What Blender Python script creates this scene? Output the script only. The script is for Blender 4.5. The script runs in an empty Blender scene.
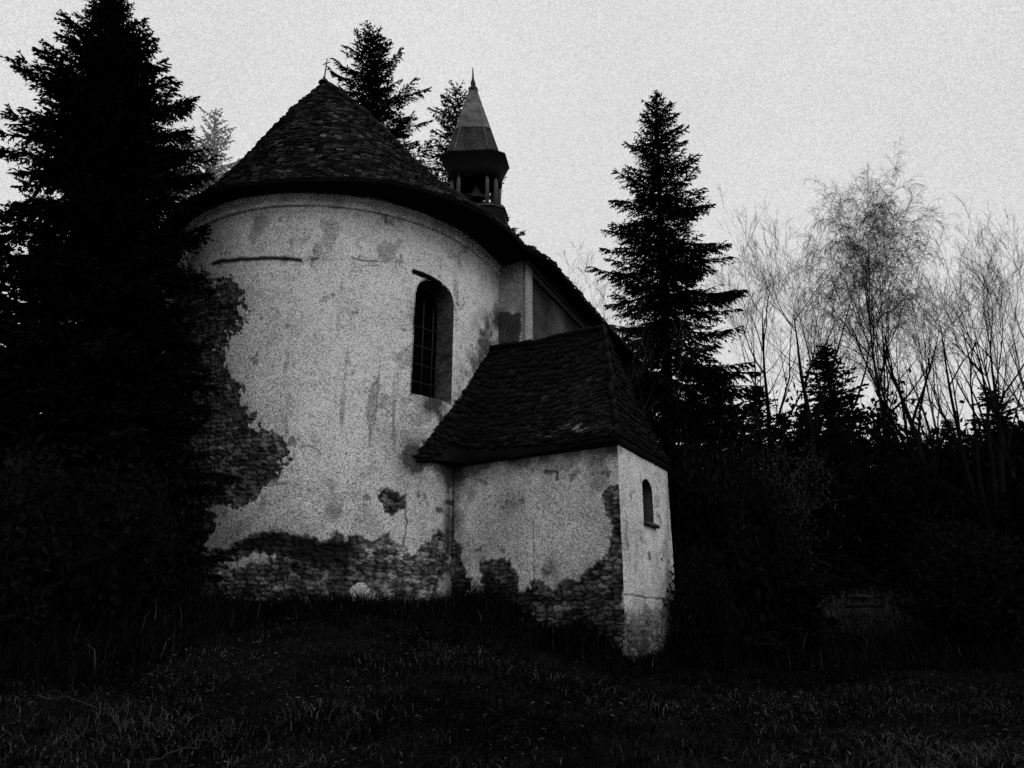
import bpy, math
import numpy as np
rng = np.random.default_rng(7)
R = math.radians
PI = math.pi
col = bpy.context.scene.collection
sc = bpy.context.scene

# ------------------------------------------------------------------ camera
F = 740.0
PITCH = math.atan(248 / 740.0)
CP, SP = math.cos(PITCH), math.sin(PITCH)
cam = bpy.data.cameras.new('camera')
camo = bpy.data.objects.new('camera', cam)
col.objects.link(camo)
cam.sensor_width = 36.0
cam.lens = F / 1024 * 36.0
cam.clip_end = 2000
camo.rotation_euler = (PI / 2 + PITCH, 0, 0)
sc.camera = camo


def proj(P):
    P = np.atleast_2d(np.asarray(P, float))
    fw = P[:, 1] * CP + P[:, 2] * SP
    up = P[:, 2] * CP - P[:, 1] * SP
    return np.stack([512 + F * P[:, 0] / fw, 384 - F * up / fw], 1)


def at(x, y, Y):
    """point in the world, seen at photo position x, y and standing Y metres forward"""
    a, b = x - 512, 384 - y
    d = np.array([a, F * CP - b * SP, F * SP + b * CP])
    return d * (Y / d[1])


def zat(y, Y):
    return at(512, y, Y)[2]


# ------------------------------------------------------------------ helpers
def tag(o, label=None, cat=None, group=None, kind=None):
    if label: o['label'] = label
    if cat: o['category'] = cat
    if group: o['group'] = group
    if kind: o['kind'] = kind
    return o


def empty(name, loc, label=None, cat=None, group=None):
    o = bpy.data.objects.new(name, None)
    o.empty_display_size = .3
    o.location = [float(v) for v in loc]
    col.objects.link(o)
    return tag(o, label, cat, group)


def origin(o):
    p = np.zeros(3)
    while o is not None:
        p = p + np.array(o.location)
        o = o.parent
    return p


def mesh_data(name, V, F_, mat, colors=None, smooth=False):
    """V (n,3); F_ = list of int arrays, each (m,k); colors (n,) grey"""
    V = np.asarray(V, np.float32)
    me = bpy.data.meshes.new(name)
    if not isinstance(F_, (list, tuple)):
        F_ = [F_]
    F_ = [np.asarray(f, np.int32) for f in F_ if len(f)]
    me.vertices.add(len(V))
    me.vertices.foreach_set('co', V.ravel())
    nl = sum(f.size for f in F_)
    npoly = sum(len(f) for f in F_)
    me.loops.add(nl)
    me.loops.foreach_set('vertex_index', np.concatenate([f.ravel() for f in F_]))
    me.polygons.add(npoly)
    tot = np.concatenate([np.full(len(f), f.shape[1], np.int32) for f in F_])
    st = np.concatenate([[0], np.cumsum(tot)[:-1]]).astype(np.int32)
    me.polygons.foreach_set('loop_start', st)
    me.polygons.foreach_set('loop_total', tot)
    if smooth:
        me.polygons.foreach_set('use_smooth', np.ones(npoly, bool))
    me.update(calc_edges=True)
    me.validate()
    if colors is not None:
        at_ = me.attributes.new('tone', 'FLOAT', 'POINT')
        at_.data.foreach_set('value', np.asarray(colors, np.float32))
    me.materials.append(mat)
    return me


def build(name, V, F_, mat, parent=None, colors=None, smooth=False):
    V = np.asarray(V, float)
    o = bpy.data.objects.new(name, None if False else mesh_data(
        name, V - (origin(parent) if parent is not None else 0), F_, mat, colors, smooth))
    col.objects.link(o)
    if parent is not None:
        o.parent = parent
    return o


def grid_faces(nu, nv, base=0, wrap=False):
    i, j = np.meshgrid(np.arange(nu if wrap else nu - 1), np.arange(nv - 1), indexing='ij')
    i2 = (i + 1) % nu
    return np.stack([i * nv + j, i2 * nv + j, i2 * nv + j + 1, i * nv + j + 1], -1).reshape(-1, 4) + base


class MB:
    """collects boxes, tubes and polygons into one mesh"""
    def __init__(s):
        s.V = []; s.Q = []; s.T = []; s.n = 0; s.C = []

    def add(s, V, Q=None, T=None, c=0.):
        V = np.asarray(V, float).reshape(-1, 3)
        if Q is not None and len(Q): s.Q.append(np.asarray(Q, int).reshape(-1, 4) + s.n)
        if T is not None and len(T): s.T.append(np.asarray(T, int).reshape(-1, 3) + s.n)
        s.V.append(V); s.n += len(V); s.C.append(np.full(len(V), c) if np.isscalar(c) else np.asarray(c))
        return s

    def box(s, c, ax, ay, az, c_=0.):
        """centre c with half axes ax, ay, az (vectors)"""
        c, ax, ay, az = [np.asarray(v, float) for v in (c, ax, ay, az)]
        V = [c + i * ax + j * ay + k * az for i in (-1, 1) for j in (-1, 1) for k in (-1, 1)]
        Q = [[0, 1, 3, 2], [4, 6, 7, 5], [0, 4, 5, 1], [2, 3, 7, 6], [0, 2, 6, 4], [1, 5, 7, 3]]
        return s.add(V, Q, c=c_)

    def tube(s, P, r, n=6, c=0., cap=True):
        P = np.asarray(P, float); m = len(P)
        r = np.broadcast_to(np.asarray(r, float), (m,))
        d = np.gradient(P, axis=0); d /= np.linalg.norm(d, axis=1)[:, None] + 1e-12
        ref = np.array([0, 0, 1.]) if abs(d[0, 2]) < .9 else np.array([1., 0, 0])
        a = np.cross(d, ref); a /= np.linalg.norm(a, axis=1)[:, None] + 1e-12
        b = np.cross(d, a)
        t = np.arange(n) * 2 * PI / n
        V = P[:, None] + r[:, None, None] * (np.cos(t)[None, :, None] * a[:, None] + np.sin(t)[None, :, None] * b[:, None])
        i, j = np.meshgrid(np.arange(m - 1), np.arange(n), indexing='ij')
        Q = np.stack([i * n + j, i * n + (j + 1) % n, (i + 1) * n + (j + 1) % n, (i + 1) * n + j], -1).reshape(-1, 4)
        T = []
        if cap:
            V = np.concatenate([V.reshape(-1, 3), P[[0, -1]]])
            T = [[m * n, (k + 1) % n, k] for k in range(n)] + [[m * n + 1, (m - 1) * n + k, (m - 1) * n + (k + 1) % n] for k in range(n)]
        return s.add(V.reshape(-1, 3), Q, T, c)

    def lathe(s, c, prof, n=8, rot=0., c_=0., a0=0., a1=2 * PI):
        """prof: list of (r, z) from low to high about the point c"""
        prof = np.asarray(prof, float); m = len(prof)
        full = abs(a1 - a0 - 2 * PI) < 1e-6
        t = a0 + rot + (np.arange(n) * (a1 - a0) / (n if full else n - 1))
        V = np.stack([c[0] + prof[None, :, 0] * np.cos(t)[:, None], c[1] + prof[None, :, 0] * np.sin(t)[:, None],
                      np.broadcast_to(c[2] + prof[None, :, 1], (n, m))], -1)
        return s.add(V.reshape(-1, 3), grid_faces(n, m, wrap=full), c=c_)

    def build(s, name, mat, parent=None, smooth=False):
        return build(name, np.concatenate(s.V), [np.concatenate(x) for x in (s.Q, s.T) if x], mat, parent,
                     np.concatenate(s.C), smooth)


# smooth value noise for layout in python
def vnoise(P, seed=0):
    P = np.asarray(P, float)
    I = np.floor(P).astype(np.int64); f = P - I; f = f * f * (3 - 2 * f)
    def h(i):
        x = (i[..., 0] * 374761393 + i[..., 1] * 668265263 + i[..., 2] * 2147483647 + seed * 144269504) & 0xffffffff
        x = ((x ^ (x >> 13)) * 1274126177) & 0xffffffff
        return ((x ^ (x >> 16)) & 0xffff) / 65535.0
    r = 0
    for dx in (0, 1):
        for dy in (0, 1):
            for dz in (0, 1):
                w = (f[..., 0] if dx else 1 - f[..., 0]) * (f[..., 1] if dy else 1 - f[..., 1]) * (f[..., 2] if dz else 1 - f[..., 2])
                r = r + w * h(I + np.array([dx, dy, dz]))
    return r


def fbm(P, seed=0, o=4):
    P = np.asarray(P, float)
    r = 0; a = .5
    for k in range(o):
        r = r + a * (vnoise(P * 2 ** k, seed + k * 17) - .5); a *= .55
    return r * 2


def sstep(a, b, x):
    t = np.clip((x - a) / (b - a), 0, 1)
    return t * t * (3 - 2 * t)


def rubble(u, z, seed=0):
    """rough stones in courses: tone and joint depth"""
    a = np.stack([u / .19, z / .085], 1); I = np.floor(a).astype(np.int64)
    f1 = np.full(len(a), 9.); f2 = f1.copy(); idv = np.zeros(len(a))
    def h(i, j, k):
        x = (i * 374761393 + j * 668265263 + (seed + k) * 144269504) & 0xffffffff
        x = ((x ^ (x >> 13)) * 1274126177) & 0xffffffff
        return ((x ^ (x >> 16)) & 0xffff) / 65535.0
    for dx in (-1, 0, 1):
        for dy in (-1, 0, 1):
            i, j = I[:, 0] + dx, I[:, 1] + dy
            d = np.hypot(i + .5 + .8 * (h(i, j, 1) - .5) - a[:, 0], j + .5 + .6 * (h(i, j, 2) - .5) - a[:, 1])
            d = d * (.85 + .3 * h(i, j, 4)); new = d < f1; f2 = np.where(new, f1, np.minimum(f2, d)); f1 = np.where(new, d, f1); idv = np.where(new, h(i, j, 3), idv)
    return idv, f2 - f1


def poly_sd(p, poly):
    """signed distance to a polygon (positive inside)"""
    poly = np.asarray(poly, float); n = len(poly)
    d = np.full(len(p), 1e9); ins = np.zeros(len(p), bool)
    for i in range(n):
        a, b = poly[i], poly[(i + 1) % n]
        e = b - a; w = p - a
        t = np.clip((w @ e) / (e @ e + 1e-9), 0, 1)
        d = np.minimum(d, np.hypot(*(w - t[:, None] * e).T))
        c = ((a[1] > p[:, 1]) != (b[1] > p[:, 1])) & (p[:, 0] < (b[0] - a[0]) * (p[:, 1] - a[1]) / (b[1] - a[1] + 1e-12) + a[0])
        ins ^= c
    return np.where(ins, d, -d)


def line_d(p, pts):
    d = np.full(len(p), 1e9); pts = np.asarray(pts, float)
    for a, b in zip(pts[:-1], pts[1:]):
        e = b - a; w = p - a
        t = np.clip((w @ e) / (e @ e + 1e-9), 0, 1)
        d = np.minimum(d, np.hypot(*(w - t[:, None] * e).T))
    return d


# ------------------------------------------------------------------ materials
def mat(name, base=.1, rough=.9, grain=0., gscale=60., mott=0., mscale=2., attr=False, bump=0., bscale=20., spec=.1, metal=0.):
    m = bpy.data.materials.new(name); m.use_nodes = True
    nt = m.node_tree; N = nt.nodes; L = nt.links
    b = N['Principled BSDF']
    b.inputs['Roughness'].default_value = rough
    b.inputs['Specular IOR Level'].default_value = spec
    b.inputs['Metallic'].default_value = metal
    tc = N.new('ShaderNodeTexCoord')
    def math_(op, a, c):
        n = N.new('ShaderNodeMath'); n.operation = op
        for k, v in ((0, a), (1, c)):
            if isinstance(v, (int, float)): n.inputs[k].default_value = v
            else: L.new(v, n.inputs[k])
        return n.outputs[0]
    def noise(s, d=2.):
        n = N.new('ShaderNodeTexNoise'); n.inputs['Scale'].default_value = s; n.inputs['Detail'].default_value = d
        L.new(tc.outputs['Object'], n.inputs['Vector']); return n.outputs['Fac']
    v = base
    if attr:
        a = N.new('ShaderNodeAttribute'); a.attribute_name = 'tone'
        v = a.outputs['Fac']
        if base != 1: v = math_('MULTIPLY', v, base)
    def factor(fac, amp):
        mr = N.new('ShaderNodeMapRange')
        mr.inputs['From Min'].default_value = .3; mr.inputs['From Max'].default_value = .7
        mr.inputs['To Min'].default_value = 1 - amp; mr.inputs['To Max'].default_value = 1 + amp
        L.new(fac, mr.inputs['Value']); return mr.outputs[0]
    if mott: v = math_('MULTIPLY', factor(noise(mscale, 6.), mott), v)
    if grain:
        sn_ = N.new('ShaderNodeVectorMath'); sn_.operation = 'SNAP'; sn_.inputs[1].default_value = (1 / gscale,) * 3
        L.new(tc.outputs['Object'], sn_.inputs[0])
        wn_ = N.new('ShaderNodeTexWhiteNoise'); wn_.noise_dimensions = '3D'; L.new(sn_.outputs[0], wn_.inputs['Vector'])
        mg = N.new('ShaderNodeMapRange'); mg.inputs['To Min'].default_value = 1 - grain; mg.inputs['To Max'].default_value = 1 + grain
        L.new(wn_.outputs['Value'], mg.inputs['Value']); v = math_('MULTIPLY', mg.outputs[0], v)
    if isinstance(v, (int, float)):
        b.inputs['Base Color'].default_value = (v, v, v, 1)
    else:
        mx = math_('MINIMUM', math_('MAXIMUM', v, .001), .85)
        cc = N.new('ShaderNodeCombineColor')
        for k in range(3): L.new(mx, cc.inputs[k])
        L.new(cc.outputs[0], b.inputs['Base Color'])
    if bump:
        bp = N.new('ShaderNodeBump'); bp.inputs['Strength'].default_value = bump; bp.inputs['Distance'].default_value = .03
        L.new(noise(bscale, 5.), bp.inputs['Height']); L.new(bp.outputs[0], b.inputs['Normal'])
    return m


M = dict(
    plaster=mat('old_plaster', 1., attr=True, grain=.72, gscale=62., mott=.16, mscale=2.2, bump=.3, bscale=14.),
    nave=mat('grey_plaster', .42, grain=.4, gscale=22., mott=.4, mscale=1.8, bump=.25),
    cornice=mat('cornice_plaster', .5, grain=.6, gscale=62., mott=.4, mscale=3.),
    tile=mat('roof_tile', 1., attr=True, grain=.7, gscale=45., mott=.45, mscale=1.6, rough=.85),
    under=mat('roof_boards', .003, mott=.4),
    metal=mat('sheet_metal', .11, rough=.6, mott=.6, mscale=4., grain=.25, gscale=20.),
    shingle=mat('dark_shingle', .032, grain=.7, gscale=30., mott=.5),
    darkwood=mat('dark_wood', .005, grain=.3, gscale=20.),
    greywood=mat('grey_wood', .07, grain=.4, gscale=20., mott=.3),
    iron=mat('iron', .03, rough=.7, mott=.3),
    palebar=mat('pale_iron_bar', .03, rough=.7, grain=.3),
    glass=mat('dark_window_glass', .002, rough=.5, spec=.0),
    reveal=mat('reveal_plaster', .08, grain=.5, gscale=20., mott=.5, mscale=4.),
    needle=mat('needles', .006, mott=.5, mscale=1.5, spec=.0),
    needle_mid=mat('needles_far', .045, mott=.4, mscale=.8, spec=.0),  # far, haze and mist needles: distance haze put into paler base colours
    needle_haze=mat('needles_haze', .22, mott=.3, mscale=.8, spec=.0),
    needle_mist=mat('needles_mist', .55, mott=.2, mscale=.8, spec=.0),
    bark=mat('bark', .008, mott=.4, spec=.0),
    bark_mid=mat('bark_mid', .018, mott=.4, spec=.0),
    bark_haze=mat('bark_haze', .07, mott=.4, spec=.0),  # haze and mist bark: aerial haze painted as a paler base colour
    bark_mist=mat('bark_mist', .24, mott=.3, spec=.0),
    twig_grey=mat('twig_grey', .03, mott=.5, spec=.0),
    leaf=mat('dark_leaf', .006, mott=.5, spec=.0),
    grass=mat('grass', 1., attr=True, mott=.6, mscale=.7, spec=.0),
    ground=mat('ground_soil', .005, mott=.6, mscale=.8, grain=.5, gscale=30., spec=.0),
    dry=mat('dry_branch', .025, mott=.4, spec=.0),
    stone=mat('rough_stone', .05, mott=.5, mscale=4., grain=.4, bump=.5, spec=.0),
)


# ------------------------------------------------------------------ terrain
def gz(x, y):
    x = np.asarray(x, float); y = np.asarray(y, float)
    z = -1.6 + 1.8 * sstep(0, 14.5, y)
    z = z - .74 * sstep(-.9, 2.2, x) * sstep(4, 12, y) * (1 - .7 * sstep(17, 22, y))
    z = z + np.maximum(0, y - 19.5) * (.05 + .25 * sstep(0, 9, x) + .09 * sstep(-4, -14, x))
    z = z - .2 * np.maximum(0, y - 55) * sstep(0, 9, x)
    P = np.stack([x * .35, y * .35, np.zeros_like(x)], -1)
    return z + .22 * fbm(P, 3, 4)


ux = np.concatenate([np.linspace(-900, -60, 16), np.linspace(-50, -16, 18), np.linspace(-15, 16, 130), np.linspace(17, 50, 20), np.linspace(60, 900, 16)])
uy = np.concatenate([np.linspace(-600, -20, 12), np.linspace(-15, 0, 10), np.linspace(.4, 26, 110), np.linspace(27, 70, 30), np.linspace(80, 1500, 20)])
GX, GY = np.meshgrid(ux, uy, indexing='ij')
GZ = gz(GX, np.clip(GY, -5, 90))
V = np.stack([GX, GY, GZ], -1).reshape(-1, 3)
go = build('ground', V, grid_faces(len(ux), len(uy)), M['ground'], smooth=True)
go['kind'] = 'structure'

# ------------------------------------------------------------------ church
CX, CY = 17.7 * math.sin(R(-14)), 17.7 * math.cos(R(-14))
AXZ = R(25)
AX = np.array([math.sin(AXZ), math.cos(AXZ), 0]); NX = np.array([math.cos(AXZ), -math.sin(AXZ), 0])
CC = np.array([CX, CY, 0.])
RW, HW = 3.9, 8.62
U0, WN, LN = 1.0, 4.55, 13.0      # where the nave begins, its half width, its end
church = empty('church', (CX, CY, 0), 'abandoned whitewashed church with round apse, tiled roof, small bell turret and low side annex', 'church')


def cu(u, w, z=0.):
    return CC + u * AX + w * NX + np.array([0, 0, z])


def pdir(phi):
    return np.stack([np.sin(phi), -np.cos(phi), np.zeros_like(phi)], -1)


# apse wall: round part from -115 to 65 degrees, then straight to the nave
PH0, PH1 = R(-115), R(65)
WIN = dict(p0=R(35.6), p1=R(50.3), z0=4.5, zs=6.6, z1=7.10)
def wall_curve():
    a = np.linspace(PH0, R(-62), 60, endpoint=False)
    b = np.linspace(R(-62), PH1, 560)
    pts = [cu(U0 + .02, -RW)[None]]
    pts.append(CC + RW * pdir(np.concatenate([a, b])))
    pts.append(np.array([cu(u, RW) for u in np.linspace(.02, U0 + .05, 50)]))
    phi = np.concatenate([[-9], a, b, np.full(50, 9.)])
    return np.concatenate(pts), phi


WP, WPH = wall_curve()
zs = np.linspace(-.9, HW, 440)
nU, nZ = len(WP), len(zs)
V = np.repeat(WP[:, None, :], nZ, 1); V[:, :, 2] = zs[None]
out = V - CC; out[:, :, 2] = 0; out /= np.linalg.norm(out, axis=2)[..., None]
PX = proj(V.reshape(-1, 3)); P3 = V.reshape(-1, 3)
wob = 26 * np.stack([fbm(P3 * 1.1, 5), fbm(P3 * 1.1, 9)], 1) + 10 * np.stack([fbm(P3 * 6, 25), fbm(P3 * 6, 29)], 1)
PW = PX + wob * .55
n_big = fbm(P3 * .8, 40); n_mid = fbm(P3 * 3, 41); n_fine = fbm(P3 * 11, 42, 3)


def damage(polys, soft=5.):
    d = np.full(len(PW), -1e9)
    for pl in polys: d = np.maximum(d, poly_sd(PW, pl))
    return d


left_patch = [(150, 268), (196, 270), (206, 278), (214, 286), (228, 282), (240, 292), (247, 312), (243, 330), (232, 336), (224, 344), (229, 362),
              (231, 384), (242, 400), (252, 412), (258, 430), (284, 438), (290, 452), (284, 470), (262, 486), (250, 500), (236, 510),
              (212, 508), (214, 540), (150, 560)]
low_patch = [(150, 566), (205, 560), (228, 544), (250, 535), (276, 531), (296, 537), (318, 541), (350, 535), (372, 538), (386, 535), (398, 552),
             (412, 560), (430, 544), (450, 540), (470, 545), (470, 700), (150, 700)]
dA = damage([left_patch]); dB = damage([low_patch])
dC = damage([[(378, 492), (392, 486), (402, 496), (410, 494), (408, 508), (388, 514), (376, 504)]])
isl = damage([[(222, 561), (250, 557), (272, 561), (262, 571), (228, 572)], [(352, 580), (366, 578), (370, 592), (352, 594)],
              [(288, 574), (298, 578), (300, 584), (290, 582)], [(440, 520), (447, 520), (447, 600), (436, 600)]])
keep = (n_mid + .7 * n_fine) * 14
drip = fbm(P3 * np.array([2.6, 2.6, .35]), 46, 3)
tone = .70 * (1 + .28 * n_big + .26 * n_mid + .20 * n_fine + .22 * drip)
tone *= 1 - .45 * sstep(.22, .5, fbm(P3 * 1.9, 47, 4))
tone *= 1 - .55 * sstep(.40, .52, fbm(P3 * 5.5, 49, 3))
tone *= 1 - .5 * sstep(.30, .5, fbm(P3 * np.array([5., 5., .5]), 50, 3)) * sstep(-.1, .3, n_big)

zz = P3[:, 2]
tone *= .62 + .38 * sstep(0., 6., zz)  # brightness falloff towards the foot of the wall, painted into the tone
tone *= 1 - .46 * sstep(320, 200, PX[:, 0])  # soft shadow at the left edge, painted into the plaster colour
stone_tone = .085 * (1 + .8 * n_mid + .9 * n_fine)
# coursed rubble joints
arc_ = np.arctan2(P3[:, 0] - CX, -(P3[:, 1] - CY)) * RW
rid, rj = rubble(arc_ + .06 * n_fine, zz + .05 * n_mid, 5)
n_st = sstep(.05, .28, rj + .25 * n_fine)
mort = sstep(-.1, .35, fbm(P3 * 2.3, 48, 4))
stone_tone *= ((.35 + 1.3 * rid ** 1.6) * (.32 + .68 * n_st)) * (1 - mort) + mort * (.75 + 1.1 * n_fine)
stone_tone *= 1 + .8 * n_mid
expo = np.zeros(len(PX))
mA = sstep(-2, 2, dA + keep * 1.25 - 1); mB = sstep(-2, 2, dB + keep * .45)
mC = sstep(-1.5, 1.5, dC + keep * .5)
expo = np.maximum.reduce([mA, mB, mC])
expo *= 1 - sstep(-1, 2, isl + keep * .3)
edge = np.exp(-(np.minimum.reduce([np.abs(dA + keep * 1.25 - 1), np.abs(dB + keep * .45), np.abs(dC + keep * .5)]) / 2.2) ** 2)
# the darkest bits: a near-black band low on the left and pockets in the left patch
dark_band = sstep(-2, 5, poly_sd(PW, [(205, 563), (228, 546), (250, 537), (276, 533), (296, 539), (318, 543), (350, 537), (352, 560), (330, 572), (300, 566), (275, 560), (240, 556), (214, 566)]))
low_light = sstep(345, 372, PW[:, 0]) * sstep(535, 545, PX[:, 1])
st = stone_tone * (1 - .85 * dark_band) * (1 + .5 * low_light)
st *= 1 - .5 * mA * sstep(.0, .35, n_mid)
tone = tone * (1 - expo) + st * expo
tone *= 1 - .6 * edge * (.35 + .65 * expo)  # shadowed rims of the plaster breaks, painted dark
# stains and cracks
def crack(pts, w, k, jit=.25):
    global tone
    d = line_d(PX + wob * jit, pts)
    tone = tone * (1 - k * np.exp(-(d / w) ** 4))
crack([(214, 264), (222, 261), (240, 259), (262, 258), (284, 258), (301, 260)], 2.5, .97, .10)
crack([(312, 259), (317, 258)], 1.8, .85, .05)
crack([(204, 281), (219, 280)], 1.5, .8, .1)
crack([(352, 258), (364, 261), (378, 262)], 1.2, .75, .06)
crack([(362, 266), (382, 266)], .8, .6, .06)
crack([(318, 258), (350, 259)], .7, .35, .1)
crack([(378, 262), (412, 265)], .7, .35, .1)
crack([(440, 256), (440, 270)], .8, .5, .1)
crack([(405, 508), (405, 530), (402, 548)], 1.0, .75, .35)
crack([(384, 490), (394, 500), (404, 498)], 1.8, .85, .3)
crack([(304, 448), (314, 444), (326, 452)], 1.2, .6, .4)
crack([(395, 408), (420, 412), (440, 407)], 2., .4, 1.2)
stain = np.exp(-(((PX[:, 0] - 395) / 22) ** 2 + ((PX[:, 1] - 438) / 30) ** 2)) * .38
stain += np.exp(-(((PX[:, 0] - 430) / 20) ** 2 + ((PX[:, 1] - 402) / 14) ** 2)) * .55
stain += np.exp(-(((PX[:, 0] - 416) / 16) ** 2 + ((PX[:, 1] - 466) / 26) ** 2)) * .45
stain += np.exp(-(((PX[:, 0] - 448) / 5) ** 2)) * .65 * sstep(470, 490, PX[:, 1])
stain += .75 * sstep(-34, 4, poly_sd(PX, [(417, 456), (436, 424), (474, 371), (492, 321), (520, 321), (520, 500), (450, 470)])) * sstep(-.3, .3, n_mid + .2)
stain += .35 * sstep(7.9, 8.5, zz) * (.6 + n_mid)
tone *= 1 - np.clip(stain * (1 + .8 * n_mid + .6 * n_fine), 0, .9)
for (bx, by, br) in ((438, 510, 4), (451, 502, 4), (436, 538, 4), (452, 534, 5), (449, 549, 3), (441, 570, 5), (311, 493, 2)):
    tone *= 1 - .8 * np.exp(-(np.hypot(PW[:, 0] - bx, PW[:, 1] - by) / br) ** 4)
tone = np.clip(tone, .008, .75)
off = -.07 * expo + .012 * n_mid + (.035 * n_st + .03 * rid) * expo - .02 * edge * expo
V = V + out * off.reshape(nU, nZ)[..., None]
# opening for the window
Fq = grid_faces(nU, nZ)
fc_phi = WPH[:-1].repeat(nZ - 1); fc_z = np.tile((zs[:-1] + zs[1:]) / 2, nU - 1)
wc = (WIN['p0'] + WIN['p1']) / 2; wh = (WIN['p1'] - WIN['p0']) / 2


def in_arch(ph, z, g=0.):
    k = np.clip(np.abs(ph - wc) / (wh + g), 0, 1)
    top = WIN['zs'] + (WIN['z1'] - WIN['zs'] + g) * (1 - k ** 2.7) ** (1 / 2.7)
    return (np.abs(ph - wc) < wh + g) & (z > WIN['z0'] - g) & (z < top)


Fq = Fq[~in_arch(fc_phi, fc_z)]
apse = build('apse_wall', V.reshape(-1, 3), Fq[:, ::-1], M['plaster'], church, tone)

# window: splayed reveal, dark glazing, iron bars
k = np.linspace(-1, 1, 25)
loop = [(-1, WIN['z0'])] + [(-1, z) for z in np.linspace(WIN['z0'], WIN['zs'], 10)[1:-1]] + \
       [(q, WIN['zs'] + (WIN['z1'] - WIN['zs']) * max(0, 1 - abs(q) ** 2.7) ** (1 / 2.7)) for q in np.sin(k * PI / 2)] + \
       [(1, z) for z in np.linspace(WIN['zs'], WIN['z0'], 10)[1:-1]] + [(1, WIN['z0'])]
wd = pdir(np.array(wc)); wt = np.array([math.cos(wc), math.sin(wc), 0])
halfw = RW * math.sin(wh)
win = None
mb = MB()
rings = []
for dep, sh in ((-.02, 1.02), (.06, 1.0), (.46, .97)):
    ring = []
    for q, z in loop:
        zc = WIN['z0'] + .0
        ph = wc + q * wh * sh
        rr = RW * math.cos(wh) / math.cos(q * wh * sh) * (1 - 0) if dep > .2 else RW
        p = CC + (rr - dep) * pdir(np.array(ph))
        p[2] = (z - 5.7) * (1 + (sh - 1) * .5) + 5.7
        ring.append(p)
    rings.append(ring)
RV = np.array(rings); n = len(loop)
Q = [[a * n + b, a * n + (b + 1) % n, (a + 1) * n + (b + 1) % n, (a + 1) * n + b] for a in (0, 1) for b in range(n)]
window = build('window', RV.reshape(-1, 3), np.array(Q), M['reveal'], church)
inner = RV[2]; cen = inner.mean(0)
build('glazing', np.vstack([inner, cen]), np.array([[n, b, (b + 1) % n] for b in range(n)]), M['glass'], window)
mb = MB()
gp = lambda q, z, d=.40: np.append((CC + (RW * math.cos(wh) - d) * wd + q * halfw * .96 * wt)[:2], z)
for q in (-.5, .04, .58):
    mb.tube([gp(q, 4.56), gp(q, 6.5 + .3 * (1 - q * q))], .014, 5)
for z in [float(zat(y_, 14.5)) for y_ in (381, 363, 345, 326)]:
    mb.tube([gp(-.98, z, .38), gp(.98, z, .38)], .010, 5)
mb.build('window_bars', M['palebar'], window)
mb = MB()
hp = [CC + (RW + .0) * pdir(np.array(a)) + np.array([0, 0, z]) for a, z in ((R(34.2), 7.17), (R(37.5), 7.16), (R(41), 7.14), (R(45), 7.11))]
mb.tube(hp, [.05, .06, .055, .035], 6)
mb.build('window_hood', M['darkwood'], window)

# cornice: three rings following the wall
ring_phi = np.linspace(PH0, PH1, 150)
def stadium(off, z):
    a = [cu(U0 + .0, -(RW + off))] + list(CC + (RW + off) * pdir(ring_phi)) + [cu(.5, RW + off), cu(U0 + .02, RW + off)]
    a = np.array(a); a[:, 2] = z; return a
prof = [(.0, 8.30), (.05, 8.31), (.06, 8.37), (.015, 8.38), (.015, 8.47), (.09, 8.49), (.11, 8.56), (.05, 8.57), (.16, 8.63), (.19, 8.70), (.02, 8.72)]
V = np.stack([stadium(o_, z_) for o_, z_ in prof], 1)
build('cornice', V.reshape(-1, 3), grid_faces(V.shape[0], V.shape[1])[:, ::-1], M['cornice'], apse)

# nave
mb = MB()
c0, c1, c2, c3 = cu(U0, WN), cu(LN, WN), cu(LN, -WN), cu(U0, -WN)
H = HW
def wallgrid(a, b, z0, z1, nu, nz):
    t = np.linspace(0, 1, nu)[:, None]
    P = a + t * (b - a)
    V = np.repeat(P[:, None], nz, 1); V[:, :, 2] = np.linspace(z0, z1, nz)[None]
    return V
for a, b in ((c0, c1), (c1, c2), (c2, c3)):
    g = wallgrid(a, b, -1, H, 70, 50); Pn = g.reshape(-1, 3); mb.add(Pn, grid_faces(70, 50), c=np.clip(.05 * (1 + 1.8 * fbm(Pn * 1.2, 77) + .5 * fbm(Pn * 5, 78)), .02, .6))
g = wallgrid(cu(U0, RW - .3), c0, -1, H, 60, 400)
P3n = g.reshape(-1, 3); pn = proj(P3n)
nt_ = .30 * (1 + .5 * fbm(P3n * 3, 71) + .4 * fbm(P3n * 10, 72))
nt_ *= 1 - .8 * sstep(-1, 1, poly_sd(pn + 5 * np.stack([fbm(P3n * 4, 73), fbm(P3n * 4, 74)], 1), [(480, 313), (521, 311), (522, 330), (516, 360), (480, 360)]))
mb.add(P3n, grid_faces(60, 400), c=np.clip(nt_, .01, .7))
g = wallgrid(cu(U0, -WN), cu(U0, -RW + .3), -1, H, 2, 2); mb.add(g.reshape(-1, 3), [[0, 2, 3, 1]], c=.3)
# gable at the far end
mb.add([c1 + [0, 0, H], c2 + [0, 0, H], cu(LN, 0, 13.8)], None, [[0, 1, 2]], c=.3)
nave = mb.build('nave_wall', M['plaster'], church)
mb = MB()
for u in (1.18,):
    mb.box(cu(u, WN + .05, 4.), AX * .17, NX * .05, [0, 0, 4.55], .24)
mb.build('pilaster', M['plaster'], nave)
mb = MB()
for o_, z_, h_ in ((.08, 8.42, .07), (.16, 8.57, .08)):
    mb.box(cu((U0 + LN) / 2, WN + o_ / 2 + .002, z_), AX * (LN - U0) / 2, NX * o_ / 2, [0, 0, h_], .08)
mb.build('nave_cornice', M['plaster'], nave)

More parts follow.
